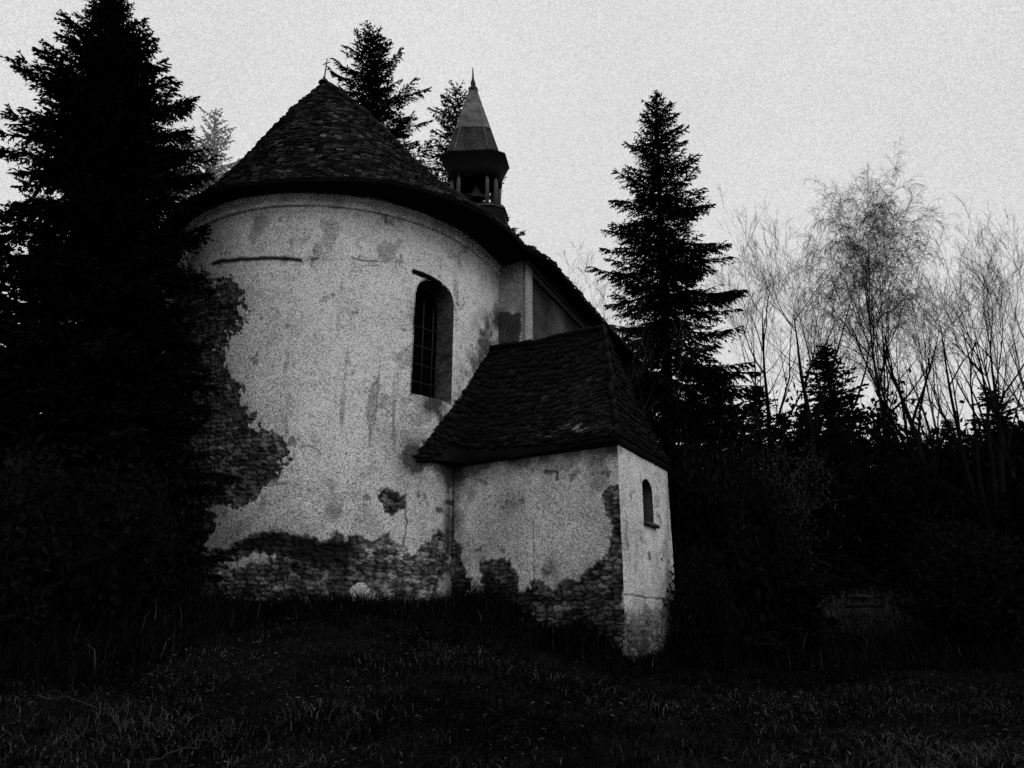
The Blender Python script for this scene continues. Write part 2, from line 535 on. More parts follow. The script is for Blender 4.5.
# main roof -------------------------------------------------------------
RE, HE, HR, UA = 4.85, 8.66, 13.58, -1.5
def eave(q):
    """q in metres along the eave of the right half: 0 at the front of the apse"""
    arc = RE * PI / 2
    if q <= arc:
        a = R(-25) + q / RE
        return CC + (4.36 + (RE - 4.36) * float(sstep(R(15), R(80), q / RE))) * pdir(np.array(a)), cu(UA, 0)
    u = q - arc
    w = RE + .30 * float(sstep(.2, 1.6, u))
    return cu(u, w), cu(UA + u * (LN + .3 - UA) / (LN + .3), 0)
QMAX = RE * PI / 2 + LN + .3
qs = np.linspace(0, QMAX, 260)
EV = np.array([eave(q)[0] for q in qs]); TV = np.array([eave(q)[1] for q in qs])
def mirror(P):
    d = P - CC; w = d @ NX
    return P - 2 * np.outer(w, NX)
ML = mirror(EV[:0:-1])
ML = np.where((np.linalg.norm((ML - CC)[:, :2], axis=1) > 4.36)[:, None] & ((ML - CC) @ AX < 0)[:, None], CC + (ML - CC) / np.linalg.norm(ML - CC, axis=1)[:, None] * 4.36, ML)
EV = np.concatenate([ML, EV]); TV = np.concatenate([TV[:0:-1], TV]); qs = np.concatenate([-qs[:0:-1], qs])


def hprof(s):
    return HE + (HR - HE) * (s - .09 * np.sin(PI * np.minimum(s / .75, 1)) * (1 - s))


def roof_at(q, s):
    q = np.asarray(q, float); s = np.broadcast_to(np.asarray(s, float), q.shape)
    e = np.stack([np.interp(q, qs, EV[:, k]) for k in range(3)], -1)
    t = np.stack([np.interp(q, qs, TV[:, k]) for k in range(3)], -1)
    p = e + s[..., None] * (t - e)
    sag = .06 * fbm(np.stack([q * .5, s * 5, 0 * q], -1), 88)
    p[..., 2] = hprof(s) + sag * np.minimum(1, 6 * (1 - s))
    return p


def tiles(surf, rows, q0, q1, width, lift, tonef, mbx, seed=1, drop=0.0):
    """overlapping tiles, each a small tilted slab with its own lip"""
    r = np.random.default_rng(seed)
    ds = rows[1] - rows[0]
    for i, s in enumerate(rows):
        qq = np.linspace(q0, q1, 300)
        P = surf(qq, np.full(300, min(s, 1.)))
        L_ = np.concatenate([[0], np.cumsum(np.linalg.norm(np.diff(P, axis=0), axis=1))])
        n_ = max(3, int(L_[-1] / width))
        edges = np.interp((np.arange(n_ + 1) + .5 * (i % 2)) / n_ * L_[-1], L_, qq)
        a, b = edges[:-1], edges[1:]
        m_ = len(a)
        jit = r.normal(0, .18, m_) * ds
        s0 = np.clip(s + jit, 0, 1); s1 = np.clip(s + 1.25 * ds + jit, 0, 1)
        gap = (b - a) * .04
        A0 = surf(a + gap, s0); B0 = surf(b - gap, s0); A1 = surf(a + gap, s1); B1 = surf(b - gap, s1)
        nrm = np.cross(B0 - A0, A1 - A0); nrm /= np.linalg.norm(nrm, axis=1)[:, None] + 1e-9
        nrm *= np.where(nrm[:, 2:3] < 0, -1, 1)
        l0 = (lift * (1 + r.normal(0, .35, m_)))[:, None]; l1 = (lift * .25 * (1 + r.normal(0, .4, m_)))[:, None]
        tl = r.normal(0, .25, m_)[:, None] * lift
        V_ = np.stack([A0 + nrm * (l0 + tl), B0 + nrm * (l0 - tl), B1 + nrm * l1, A1 + nrm * l1, A0 + nrm * .002, B0 + nrm * .002], 1)
        ok = (r.random(m_) > drop) & (np.linalg.norm(B0 - A0, axis=1) > .02)
        V_ = V_[ok]; m_ = len(V_)
        Q_ = np.concatenate([np.arange(m_)[:, None] * 6 + np.array([[0, 1, 2, 3]]), np.arange(m_)[:, None] * 6 + np.array([[4, 5, 1, 0]])])
        mbx.add(V_.reshape(-1, 3), Q_, c=np.repeat(tonef(m_, s, a[ok], r), 6))
    return mbx


mb = MB()
qd = np.linspace(-QMAX, QMAX, 240); sd = np.linspace(0, 1, 14)
QQ, SS = np.meshgrid(qd, sd, indexing='ij')
base = roof_at(QQ, SS); base[..., 2] -= .03
mb.add(base.reshape(-1, 3), grid_faces(240, 14), c=.008)
tiles(roof_at, np.arange(0, .985, .019), -QMAX, QMAX, .16, .045,
      lambda n_, s, a, r: np.clip((.015 + .006 * vnoise(np.stack([a * .4, 0 * a + s * 5, 0 * a], 1), 6)) * np.exp(r.normal(0, .8, n_)), .003, .15), mb, 3)
roof = mb.build('roof', M['tile'], church)
# soffit and eave board
mb = MB()
e0 = roof_at(qd, 0 * qd); w_in = []
V = np.stack([e0 + [0, 0, -.035], e0 + [0, 0, -.085], e0 + .22 * (roof_at(qd, 0 * qd + 1) - e0) * [1, 1, 0] + [0, 0, -.07]], 1)
mb.add(V.reshape(-1, 3), grid_faces(240, 3))
mb.build('eave_soffit', M['under'], roof)
# hip row and ridge row of half round tiles
def cap_row(path, r_, mbx, seed, k_=1.):
    r = np.random.default_rng(seed)
    P = np.asarray(path); L_ = np.concatenate([[0], np.cumsum(np.linalg.norm(np.diff(P, axis=0), axis=1))])
    for k in range(int(L_[-1] / .36)):
        a = np.array([np.interp(k * .36, L_, P[:, j]) for j in range(3)]); b = np.array([np.interp(k * .36 + .42, L_, P[:, j]) for j in range(3)])
        j_ = r.normal(0, .015, 3)
        mbx.tube([a + j_, b + j_], [r_ * 1.15, r_ * .9], 8, c=float(k_ * np.clip(.006 * math.exp(r.normal(0, .5)), .004, .06)))
mb = MB()
u_ = np.linspace(UA, LN + .3, 60)
rp = np.array([cu(u, 0, HR + .02) for u in u_]); cap_row(rp, .11, mb, 5)
mb.build('ridge_row', M['tile'], roof)
for qh, nm in ((RE * R(78), 1), (-RE * R(72), 2)):
    mb = MB()
    ss_ = np.linspace(0.02, .99, 40)
    pth = roof_at(np.full(40, qh), ss_) + [0, 0, .04]; cap_row(pth, .10, mb, 8)
    mb.build('hip_row', M['tile'], roof)
# small iron cross on the apse end of the ridge
ap = cu(UA, 0, HR)
mb = MB()
tip = ap + np.array([.03, 0, .80])
mb.tube([ap, tip], [.022, .014], 5); mid = ap + (tip - ap) * .8
mb.tube([mid - NX * .12, mid + NX * .12], .014, 5)
mb.lathe(ap + np.array([0, 0, .0]), [(.14, 0), (.1, .06), (.05, .1), (.03, .2)], 8)
mb.build('ridge_cross', M['iron'], roof)

# bell turret -----------------------------------------------------------
ut = 4.7
for u in np.linspace(2, 9, 300):
    if proj(cu(u, 0, HR + 1.0))[0, 0] > 476: ut = u; break
tc_ = cu(ut, 0); TY = tc_[1]
zt = lambda y: float(zat(y, TY))
z_tip, z_fin, z_band, z_sp0, z_sk, z_body, z_post, z_base = zt(68), zt(90), zt(133), zt(160), zt(160) - .10, zt(182), zt(212), zt(224)
px = lambda w: w * (TY * CP + zt(150) * SP) / F     # pixels to metres at the turret
TA = R(-6) + np.array([k * PI / 2 + e * R(33) for k in range(4) for e in (-1, 1)])
DPT = .6          # the turret is shallower than it is wide
def oct_(mbx, c, prof, n=8, rot=0.):
    prof = np.asarray(prof, float); m = len(prof); r_ = prof[:, 0] / .86
    z = c[2] + prof[:, 1]
    V = np.stack([c[0] + r_[None] * np.cos(TA)[:, None] - .035 * (z - z_post)[None], c[1] + DPT * r_[None] * np.sin(TA)[:, None], np.broadcast_to(z, (8, m))], -1)
    return mbx.add(V.reshape(-1, 3), grid_faces(8, m, wrap=True))
ln = lambda z: np.array([-.035 * (z - z_post), 0, z])
mb = MB()
tb = np.append(tc_[:2], 0)
oct_(mb, tb, [(px(30), HR - 2.2), (px(30), z_base), (px(29.5), z_post - .02), (px(24), z_post + .04), (0, z_post + .05)])
turret = mb.build('bell_turret', M['darkwood'], church)
mb = MB()
oct_(mb, tb, [(px(25), z_post - .12), (px(31), z_post - .16), (px(31), z_post - .10), (px(25), z_post + .03)])
mb.build('turret_ledge', M['greywood'], turret)
for k in range(8):
    t = TA[k]
    d = np.array([math.cos(t), DPT * math.sin(t), 0]); s_ = np.array([-d[1], d[0], 0])
    mb = MB(); r_ = px(22.) / .86
    mb.box(tb + d * r_ + ln((z_post + z_body) / 2), d * .06, s_ * .08, [0, 0, (z_body - z_post) / 2 + .1])
    mb.build('post', M['greywood'], turret)
mb = MB()
mb.tube([tb + [0, 0, z_body + .1], tb + [0, 0, z_body - .25]], px(1.5), 6)
mb.lathe(tb, [(px(7), z_body - .75), (px(6), z_body - .66), (px(4), z_body - .4), (px(2), z_body - .25), (0, z_body - .24)], 14)
mb.build('bell', M['iron'], turret)
mb = MB()
oct_(mb, tb, [(px(17), z_body + .0), (px(25), z_body - .12), (px(26), z_body + .25), (px(32.0), z_sk - .06), (px(33.5), z_sk), (px(33), z_sk + .03), (px(31), z_sp0 - .06)])
mb.build('skirt', M['darkwood'], turret)
mb = MB()
f_ = (z_band - z_sp0) / (z_fin - z_sp0)
oct_(mb, tb, [(px(31), z_sp0 - .10), (px(26.5), z_sp0), (px(26.5 - 23.5 * f_), z_band)])
spire = mb.build('spire', M['shingle'], turret)
mb = MB()
oct_(mb, tb, [(px(27.4 - 23.5 * f_), z_band - .02), (px(4), z_fin - .08), (px(2.2), z_fin)])
mb.build('spire_cap', M['metal'], turret)
mb = MB()
for k in range(8):
    t = TA[k]; d = np.array([math.cos(t), DPT * math.sin(t), 0]) / .86
    mb.tube([tb + d * px(31.2) + ln(z_sp0 - .10), tb + d * px(26.8) + ln(z_sp0), tb + d * px(3.4) + ln(z_fin)], .018, 5)
mb.build('spire_seams', M['metal'], turret)
mb = MB()
oct_(mb, tb, [(px(2), z_fin - .1), (px(5), z_fin), (px(4.5), z_fin + .08), (px(2.2), z_fin + .15), (px(2.6), z_fin + .3), (px(1), z_fin + .55), (px(.5), z_tip)])
mb.build('finial', M['iron'], turret)

# annex -----------------------------------------------------------------
AZA = R(30)
ED = np.array([math.sin(AZA), math.cos(AZA), 0]); WD = np.array([-math.cos(AZA), math.sin(AZA), 0])
CA = np.array([1.896, 13., 0]); HA = 3.27; LE, LF = 2.75, 4.6
def an(d, t, z=0.): return CA + d * ED + t * WD + np.array([0, 0, z])


def annex_face(a, b, nu, nz, kind):
    g = wallgrid(a, b, -1.2, HA, nu, nz); P = g.reshape(-1, 3); p = proj(P)
    wob = np.stack([fbm(P * 2.2, 51), fbm(P * 2.2, 52)], 1) * 9 + np.stack([fbm(P * 9, 53), fbm(P * 9, 54)], 1) * 5
    pw = p + wob; nm = fbm(P * 3.5, 55); nf = fbm(P * 12, 56, 3)
    t = .53 * (1 + .26 * fbm(P * 1.1, 57) + .26 * nm + .16 * nf + .2 * fbm(P * np.array([2.6, 2.6, .35]), 60, 3)) * (1 - .45 * sstep(.22, .5, fbm(P * 1.9, 61, 4)))
    t *= 1 - .55 * sstep(.38, .50, fbm(P * 5.5, 62, 3))
    st = .10 * (1 + .8 * nm + .9 * nf); ex = np.zeros(len(P))
    rid, rj = rubble((P - a) @ ((b - a) / np.linalg.norm(b - a)) + .06 * nf, P[:, 2] + .05 * nm, 8)
    n_st = sstep(.05, .28, rj + .25 * nf)
    mort = sstep(-.1, .35, fbm(P * 2.3, 59, 4))
    st *= ((.35 + 1.3 * rid ** 1.6) * (.32 + .68 * n_st) * (1 - mort) + mort * (.75 + 1.1 * nf)) * (1 + .8 * nm)
    def cut(poly, w=1.5):
        nonlocal ex
        ex = np.maximum(ex, sstep(-w, w, poly_sd(pw, poly) + 6 * (nm + .5 * nf)))
    def ck(pts, w, k, j=.3):
        nonlocal t
        t = t * (1 - k * np.exp(-(line_d(p + wob * j, pts) / w) ** 4))
    if kind == 'front':
        cut([(604, 490), (621, 485), (624, 610), (612, 600), (603, 560), (606, 530)])
        cut([(470, 600), (484, 578), (520, 592), (535, 582), (552, 586), (575, 575), (590, 562), (604, 552), (625, 548), (625, 700), (440, 700), (440, 596)])
        cut([(478, 560), (494, 558), (510, 556), (516, 575), (518, 600), (505, 605), (478, 596)])
        cut([(440, 540), (458, 538), (464, 560), (470, 590), (462, 610), (440, 610)])
        t *= 1 - .35 * np.exp(-((p[:, 0] - 612) / 5) ** 2) * sstep(470, 440, p[:, 1])
        ck([(545, 471), (557, 472), (557, 480)], 1.5, .85, .15); ck([(544, 473), (551, 474)], 1.3, .7, .1)
        ck([(533, 520), (534, 560), (534, 590)], .7, .6, .1); ck([(481, 481), (487, 484)], 2, .6, .3)
        ck([(452, 440), (453, 500), (454, 560), (452, 600)], 1.5, .85, .2)
        for bx, by, br in ((451, 502, 4), (453, 535, 5), (460, 547, 3), (479, 549, 3), (546, 574, 4)):
            t = t * (1 - .75 * np.exp(-(np.hypot(pw[:, 0] - bx, pw[:, 1] - by) / br) ** 4))
        sn = .4 * np.exp(-(((p[:, 0] - 512) / 14) ** 2 + ((p[:, 1] - 500) / 14) ** 2)) + .5 * np.exp(-((p[:, 0] - 453) / 9) ** 2)
        sn += .75 * sstep(26, 2, p[:, 1] - (461 - (p[:, 0] - 502) * .165)) + .25 * np.exp(-(((p[:, 0] - 500) / 20) ** 2 + ((p[:, 1] - 530) / 40) ** 2))
        t *= 1 - np.clip(sn * (1 + nm), 0, .85)
        st *= 1 - .6 * sstep(560, 600, p[:, 1]) * sstep(560, 480, p[:, 0])
    else:
        t *= 1.13
        ck([(620, 594), (640, 596), (660, 599), (674, 601)], 1.1, .8, .25); ck([(641, 472), (642, 482)], 1., .5)
        ck([(649, 553), (650, 560)], 1.2, .8, .1); ck([(664, 598), (664, 606)], 1., .7, .2)
        t *= 1 - .45 * np.exp(-(((p[:, 0] - 656.5) / 3) ** 4 + ((p[:, 1] - 502) / 7) ** 4))
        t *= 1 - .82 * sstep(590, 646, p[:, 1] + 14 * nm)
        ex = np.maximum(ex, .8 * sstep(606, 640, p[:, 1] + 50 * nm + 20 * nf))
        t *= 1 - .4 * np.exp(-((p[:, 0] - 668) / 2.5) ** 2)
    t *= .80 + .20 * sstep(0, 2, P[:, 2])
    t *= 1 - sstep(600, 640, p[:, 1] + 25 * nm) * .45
    t = t * (1 - ex) + st * ex
    n_ = np.cross(b - a, [0, 0, 1.]); n_ /= np.linalg.norm(n_)
    P = P - n_ * (.07 * ex - (.035 * n_st + .03 * rid) * ex - .01 * nm)[:, None]
    return P, np.clip(t, .008, .75)


mb = MB()
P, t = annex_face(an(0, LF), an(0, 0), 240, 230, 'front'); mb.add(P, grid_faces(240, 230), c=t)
nu, nz = 140, 230
P, t = annex_face(an(0, 0), an(LE, 0), nu, nz, 'end')
Fq = grid_faces(nu, nz)
td = np.repeat((np.arange(nu - 1) + .5) / (nu - 1) * LE, nz - 1); tz = np.tile(-1.2 + (np.arange(nz - 1) + .5) / (nz - 1) * (HA + 1.2), nu - 1)
SL = dict(a=1.16, b=1.72, z0=1.97, z1=2.82)
kk = np.clip(np.abs(td - (SL['a'] + SL['b']) / 2) / ((SL['b'] - SL['a']) / 2), 0, 1)
hole = (td > SL['a']) & (td < SL['b']) & (tz > SL['z0']) & (tz < SL['z1'] - .2 + .2 * np.sqrt(1 - kk ** 2))
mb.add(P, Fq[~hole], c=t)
g = wallgrid(an(LE, 0), an(LE, LF), -1.2, HA, 2, 2); mb.add(g.reshape(-1, 3), [[0, 2, 3, 1]], c=.4)
annex = mb.build('annex_wall', M['plaster'], church)
# slit window: reveal and dark back
mb = MB()
lp = [(SL['a'] - .01, SL['z0'] - .01), (SL['b'] + .01, SL['z0'] - .01)] + [(1.44 + .29 * math.cos(a), SL['z1'] - .2 + .21 * math.sin(a)) for a in np.linspace(0, PI, 12)]
O = [an(d, .012, z) for d, z in lp]; I = [an(1.44 + (d - 1.44) * .8, .4, z) for d, z in lp]; n = len(lp)
mb.add(O + I, [[b, (b + 1) % n, n + (b + 1) % n, n + b] for b in range(n)])
slit = mb.build('slit_window', M['stone'], annex)
build('glazing', np.array(I + [np.mean(I, 0)]), np.array([[n, b, (b + 1) % n] for b in range(n)]), M['glass'], slit)
mb = MB(); mb.box(an(1.48, -.03, SL['z0'] - .03), ED * .34, WD * .05, [0, 0, .03]); mb.build('sill', M['stone'], slit)
# annex roof: a sagging front slope that climbs the round apse, a hipped end and a back slope
ZR, DR, TR = 6.15, 1.42, .72
hipE = an(-.13, -.08, HA + .05); hipT = an(DR, TR, ZR)
lc = np.array([[-1.95, 14.10, 3.20], [-1.55, 14.48, 3.95], [-.95, 15.40, 5.35], [-.62, 16.15, 6.22]])
hip_line = lambda s: hipE[None] + s[:, None] * (hipT - hipE)[None] + np.stack([0 * s, 0 * s, -.22 * np.sin(PI * s)], 1)
def left_line(s): return np.stack([np.interp(s, [0, .27, .72, 1], lc[:, k]) for k in range(3)], 1)
def front_slope(q, s):
    q = np.asarray(q, float); s = np.broadcast_to(np.asarray(s, float), q.shape)
    sh = q.shape; q = q.ravel(); s = s.ravel()
    r_ = hip_line(s); l_ = left_line(s)
    # the eave stays along the front wall, so bow the surface towards it in the middle
    p = r_ + q[:, None] * (l_ - r_)
    line = hipE + q[:, None] * (an(-.13, LF - .3, HA + .05) - hipE)
    bow = (sstep(0, .25, q) * sstep(1.0, .70, q))[:, None] * (1 - s[:, None]) ** 1.5
    p = p * (1 - bow) + (p + (line - p) * np.array([1, 1, .6])) * bow
    p[:, 2] += .05 * fbm(np.stack([q * 6, s * 4, 0 * q], -1), 91) - .05 * np.sin(PI * q)
    return p.reshape(sh + (3,))
def end_slope(q, s):
    q = np.asarray(q, float); s = np.broadcast_to(np.asarray(s, float), q.shape)
    a = hipE; b = an(LE + .1, -.08, HA + .05); tt = hipT
    p = a + q[..., None] * (b - a); p = p + s[..., None] * (tt + .02 * (b - a) * (q[..., None] - .5) - p)
    p[..., 2] -= .22 * np.sin(PI * s); return p
def back_slope(q, s):
    q = np.asarray(q, float); s = np.broadcast_to(np.asarray(s, float), q.shape)
    a = an(LE + .1, -.08, HA + .05); b = an(LE + .25, LF + .3, HA - .06); ta = hipT; tb_ = lc[3] + np.array([-.3, .1, .05])
    lo = a + q[..., None] * (b - a); hi = ta + q[..., None] * (tb_ - ta)
    p = lo + s[..., None] * (hi - lo); p[..., 2] -= .22 * np.sin(PI * s); return p
mb = MB()
for fn, nq in ((front_slope, 40), (end_slope, 16), (back_slope, 24)):
    QQ, SS = np.meshgrid(np.linspace(0, 1, nq), np.linspace(0, 1, 20), indexing='ij')
    b_ = fn(QQ, SS); b_[..., 2] -= .04
    mb.add(b_.reshape(-1, 3), grid_faces(nq, 20), c=.006)
def atone(n_, s, a, r):
    base_ = .0042 * np.exp(r.normal(0, .5, n_))
    band = np.exp(-((s - .17) / .07) ** 2) * np.exp(-((a - .22) / .13) ** 2)  # glints on the lower tile rows, put into the tile tone
    base_ = base_ * (1 + 1.5 * np.exp(-((s - .35) / .25) ** 2) * np.exp(-((a - .25) / .25) ** 2)) + band * (r.random(n_) > .5) * .22 * r.random(n_)
    return np.clip(base_, .004, .3)
tiles(front_slope, np.arange(0, .985, .036), 0, 1, .15, .045, atone, mb, 11)
tiles(end_slope, np.arange(0, .97, .05), 0, 1, .19, .04, lambda n_, s, a, r: np.clip(.0018 * np.exp(r.normal(0, .5, n_)), .001, .05), mb, 12)
tiles(back_slope, np.arange(0, .97, .06), 0, 1, .25, .04, lambda n_, s, a, r: np.clip(.006 * np.exp(r.normal(0, .5, n_)), .004, .05), mb, 13)
aroof = mb.build('annex_roof', M['tile'], church)
mb = MB()
q_ = np.linspace(0, 1, 40); e_ = front_slope(q_, 0 * q_)
inn = np.array([an(.02, t_, HA - .02) for t_ in np.linspace(0, LF, 40)])
mb.add(np.stack([e_ + [0, 0, -.03], e_ + [0, 0, -.06], inn + [0, 0, -.08]], 1).reshape(-1, 3), grid_faces(40, 3))
e_ = end_slope(q_, 0 * q_); inn = np.array([an(t_, .02, HA - .02) for t_ in np.linspace(0, LE, 40)])
mb.add(np.stack([e_ + [0, 0, -.03], e_ + [0, 0, -.06], inn + [0, 0, -.06]], 1).reshape(-1, 3), grid_faces(40, 3))
mb.build('eave_soffit', M['under'], aroof)
mb = MB()
cap_row(hip_line(np.linspace(.02, 1, 30)) + [0, 0, .0], .06, mb, 21, .3)
cap_row(front_slope(q_, 0 * q_ + 1.) + [0, 0, .03], .07, mb, 22, .5)
mb.build('ridge_row', M['tile'], aroof)


# ------------------------------------------------------------------ trees
def diamonds(P0, P1, w, r):
    d = P1 - P0; L_ = np.linalg.norm(d, axis=1)[:, None] + 1e-9
    s = np.cross(d / L_, r.normal(size=d.shape)); s /= np.linalg.norm(s, axis=1)[:, None] + 1e-9
    m = P0 + .4 * d; s = s * np.asarray(w)[:, None] / 2
    V = np.stack([P0, m + s, P1, m - s], 1).reshape(-1, 3)
    return V, np.arange(len(P0))[:, None] * 4 + np.arange(4)[None]


def spruce_mesh(h, rmax, seed, step=.28, tw=.11, sub=.075, width=.04, low=.03, capr=None, droop=.5, dens=1., ppow=.85, tl_k=.27, hang_k=.30, out=.10):
    """returns crown and trunk meshes data (V, Q) standing at the origin"""
    r = np.random.default_rng(seed)
    P0s, P1s, Ws = [], [], []
    z = h * low
    mbt = MB()
    lean = r.normal(0, .006, 2)
    axis = lambda z_: np.array([lean[0] * z_ + .02 * math.sin(z_ * .8), lean[1] * z_, z_])
    zz_ = np.linspace(-.6, h, 20)
    mbt.tube([axis(a) for a in zz_], np.maximum(.012, .016 * h * (1 - np.linspace(0, 1, 20)) ** .9), 8)
    while z < h * .995:
        f = z / h
        prof = rmax * (1 - f) ** ppow
        if capr: prof = min(prof, capr)
        nb = int(r.integers(5, 7)) if f < .97 else 4
        a0 = r.random() * 6.28
        for k in range(nb):
            if r.random() > dens: continue
            az = a0 + k * 6.28 / nb + r.normal(0, .25)
            L_ = max(.12, prof * r.uniform(.55, 1.2))
            if r.random() < out: L_ *= 1.2
            up = 1.0 * f ** 2.2 - .28 * (1 - f)
            nseg = 9
            s = np.linspace(0, 1, nseg)
            rr = L_ * s * math.cos(up * .7)
            dz = L_ * (math.sin(up) * s - droop * .55 * (1 - f) * s ** 2 + droop * .42 * (1 - f) * s ** 3.2)
            side = r.normal(0, .05) * L_ * s ** 2
            d = np.array([math.cos(az), math.sin(az), 0]); e = np.array([-d[1], d[0], 0])
            B = axis(z + r.normal(0, step * .3)) + rr[:, None] * d + side[:, None] * e + dz[:, None] * np.array([0, 0, 1.])
            mbt.tube(B, np.linspace(.012 + .010 * L_, .004, nseg), 4, cap=False)
            n_ = max(3, int(L_ / tw))
            sv = np.concatenate([np.linspace(.12, .98, n_)] * 2) + r.normal(0, .02, 2 * n_)
            sg = np.repeat([-1, 1], n_)
            base_ = np.stack([np.interp(sv, s, B[:, j]) for j in range(3)], 1)
            tl = (tl_k * L_ * (1 - sv) ** .7 * np.minimum(1, sv * 3 + .2) + .10 + .03 * L_) * r.uniform(.6, 1.2, 2 * n_)
            ang = (1.05 - .55 * sv + r.normal(0, .14, 2 * n_)) * sg
            hang = -hang_k * (1 - f) - .12 + r.normal(0, .16, 2 * n_) + .35 * f
            dirv = (np.cos(ang)[:, None] * d + np.sin(ang)[:, None] * e) * np.cos(hang)[:, None] + np.sin(hang)[:, None] * np.array([0, 0, 1.])
            tip = base_ + dirv * tl[:, None]
            P0s.append(base_); P1s.append(tip); Ws.append(np.full(2 * n_, width * 1.1))
            # side twiglets
            for fr in np.arange(.15, 1.01, max(.1, sub / max(.12, float(tl.mean())))):
                q = base_ + (tip - base_) * (fr + r.normal(0, .04, (2 * n_, 1)))
                for sg2 in (-1, 1):
                    a2 = ang + sg2 * (r.normal(.75, .2, 2 * n_) * (1.1 - .6 * sv))
                    h2 = hang - r.uniform(.1, .9, 2 * n_) * (1 - .7 * f)
                    l2 = np.minimum((.5 * tl * (1 - .6 * fr)), .28) * r.uniform(.5, 1.1, 2 * n_) + .04
                    d2 = (np.cos(a2)[:, None] * d + np.sin(a2)[:, None] * e) * np.cos(h2)[:, None] + np.sin(h2)[:, None] * np.array([0, 0, 1.])
                    P0s.append(q); P1s.append(q + d2 * l2[:, None]); Ws.append(np.full(2 * n_, width))
            # needles along the branch itself
            P0s.append(B[:-1]); P1s.append(B[1:] + (B[1:] - B[:-1]) * .3); Ws.append(np.full(nseg - 1, width * 1.3))
        z += step * r.uniform(.7, 1.3) * (1 - .45 * f)
    V, Q = diamonds(np.concatenate(P0s), np.concatenate(P1s), np.concatenate(Ws), r)
    return (V, Q), mbt


def place_tree(name, loc, crown, trunk, mats, label, cat, group=None, rz=0., sc_=1., tilt=(0, 0), trunkname='trunk', crownname='crown'):
    o = empty(name, loc, label, cat, group)
    o.rotation_euler = (tilt[0], tilt[1], rz); o.scale = (sc_, sc_, sc_) if np.isscalar(sc_) else sc_
    for nm, me in ((trunkname, trunk), (crownname, crown)):
        if me is None: continue
        c = bpy.data.objects.new(nm, me); col.objects.link(c); c.parent = o
    return o


def spruce(loc, h, rmax, seed, mats, label, group=None, name='spruce_tree', **kw):
    (V, Q), mbt = spruce_mesh(h, rmax, seed, **kw)
    crown = mesh_data('crown', V, Q, M[mats[0]])
    trunk = mesh_data('trunk', np.concatenate(mbt.V), [np.concatenate(x) for x in (mbt.Q, mbt.T) if x], M[mats[1]], smooth=True)
    print('spruce', len(Q))
    return place_tree(name, loc, crown, trunk, mats, label, 'tree', group), crown, trunk


def on_ground(x, ytop, Y):
    p = at(x, ytop, Y); g = float(gz(p[0], p[1]))
    return (p[0], p[1], g), p[2] - g


def leaning(x, ytop, Y, xb, yb=600):
    """foot, height and tilt of a tree that leans: its top at x, its foot seen at xb, yb"""
    p = at(x, ytop, Y); b = at(xb, yb, Y); g = float(gz(b[0], Y))
    return (b[0], Y, g), p[2] - g, math.atan((p[0] - b[0]) / (p[2] - g))


# the big spruce at the left
def leaner(x, y, D, xb, rmax, seed, mats, label, **kw):
    loc, h, tl = leaning(x, y, D, xb)
    o, c, t = spruce(loc, h, rmax, seed, mats, label, **kw)
    o.rotation_euler = (0, tl, 0)
leaner(118, -14, 12.6, 108, 5.0, 101, ('needle', 'bark'), 'tall black spruce at the left edge standing before the church wall', capr=1.78, step=.18, tw=.075, sub=.07, width=.04, droop=.30, ppow=.92, tl_k=.24, out=.03)
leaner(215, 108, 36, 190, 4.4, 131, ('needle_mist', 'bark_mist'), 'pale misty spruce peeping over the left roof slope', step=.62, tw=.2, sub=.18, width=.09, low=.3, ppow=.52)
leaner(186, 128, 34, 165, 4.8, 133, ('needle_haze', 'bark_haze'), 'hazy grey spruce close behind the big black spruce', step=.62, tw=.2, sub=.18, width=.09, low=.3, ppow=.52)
leaner(372, 27, 27, 400, 4.9, 141, ('needle', 'bark_mid'), 'tall dark spruce rising behind the apse roof', step=.50, tw=.13, sub=.12, width=.06, low=.45, ppow=.50)
leaner(458, 83, 31, 475, 4.5, 143, ('needle_mid', 'bark_mid'), 'grey spruce half hidden behind the bell turret', step=.55, tw=.15, sub=.13, width=.065, low=.45, ppow=.52)
leaner(661, 97, 25, 676, 4.15, 151, ('needle', 'bark'), 'tall full spruce standing alone right of the church', step=.34, tw=.12, sub=.10, width=.055, droop=.85, tl_k=.29, hang_k=.75, out=.0, ppow=.66, capr=2.7)

# dark understory of young spruces, one built and the rest copied
(V, Q), mbt = spruce_mesh(6., 1.9, 161, step=.26, tw=.13, sub=.10, width=.07, droop=.5)
yc = mesh_data('crown', V, Q, M['needle']); yt = mesh_data('trunk', np.concatenate(mbt.V), [np.concatenate(x) for x in (mbt.Q, mbt.T) if x], M['bark'], smooth=True)
print('young', len(Q))
young = [  # photo x, top y, distance, label
    (822, 345, 30, 'young dark spruce with a pointed top among the bare trees'),
    (992, 388, 27, 'young dark spruce near the right edge of the wood'),
    (716, 372, 21, None), (690, 400, 18.5, None), (752, 388, 26, None), (728, 405, 22, None), (838, 424, 33, None), (880, 434, 34, None), (912, 428, 35, None), (945, 420, 34, None), (978, 432, 35, None), (1004, 418, 34, None), (806, 410, 33, None), (780, 415, 29, None), (858, 440, 27, None), (895, 440, 31, None),
    (930, 446, 27, None), (960, 440, 30, None), (1022, 425, 29, None), (735, 470, 19, None), (800, 470, 23, None), (870, 478, 24, None), (950, 470, 23, None), (1010, 480, 22, None),
    (-14, 232, 14.5, 'black young spruce cut by the left edge, lower than the big one'),
    (48, 238, 14.8, 'black young spruce filling the gap left of the trunk of the big one'), (148, 205, 15.2, 'black young spruce close behind the right side of the big one'),
    (58, 330, 11.2, 'black young spruce in front of the foot of the big one'),
    (140, 345, 12.8, 'black young spruce against the left end of the apse'),
    (-30, 420, 10.5, 'small black spruce low in the left corner'),
]
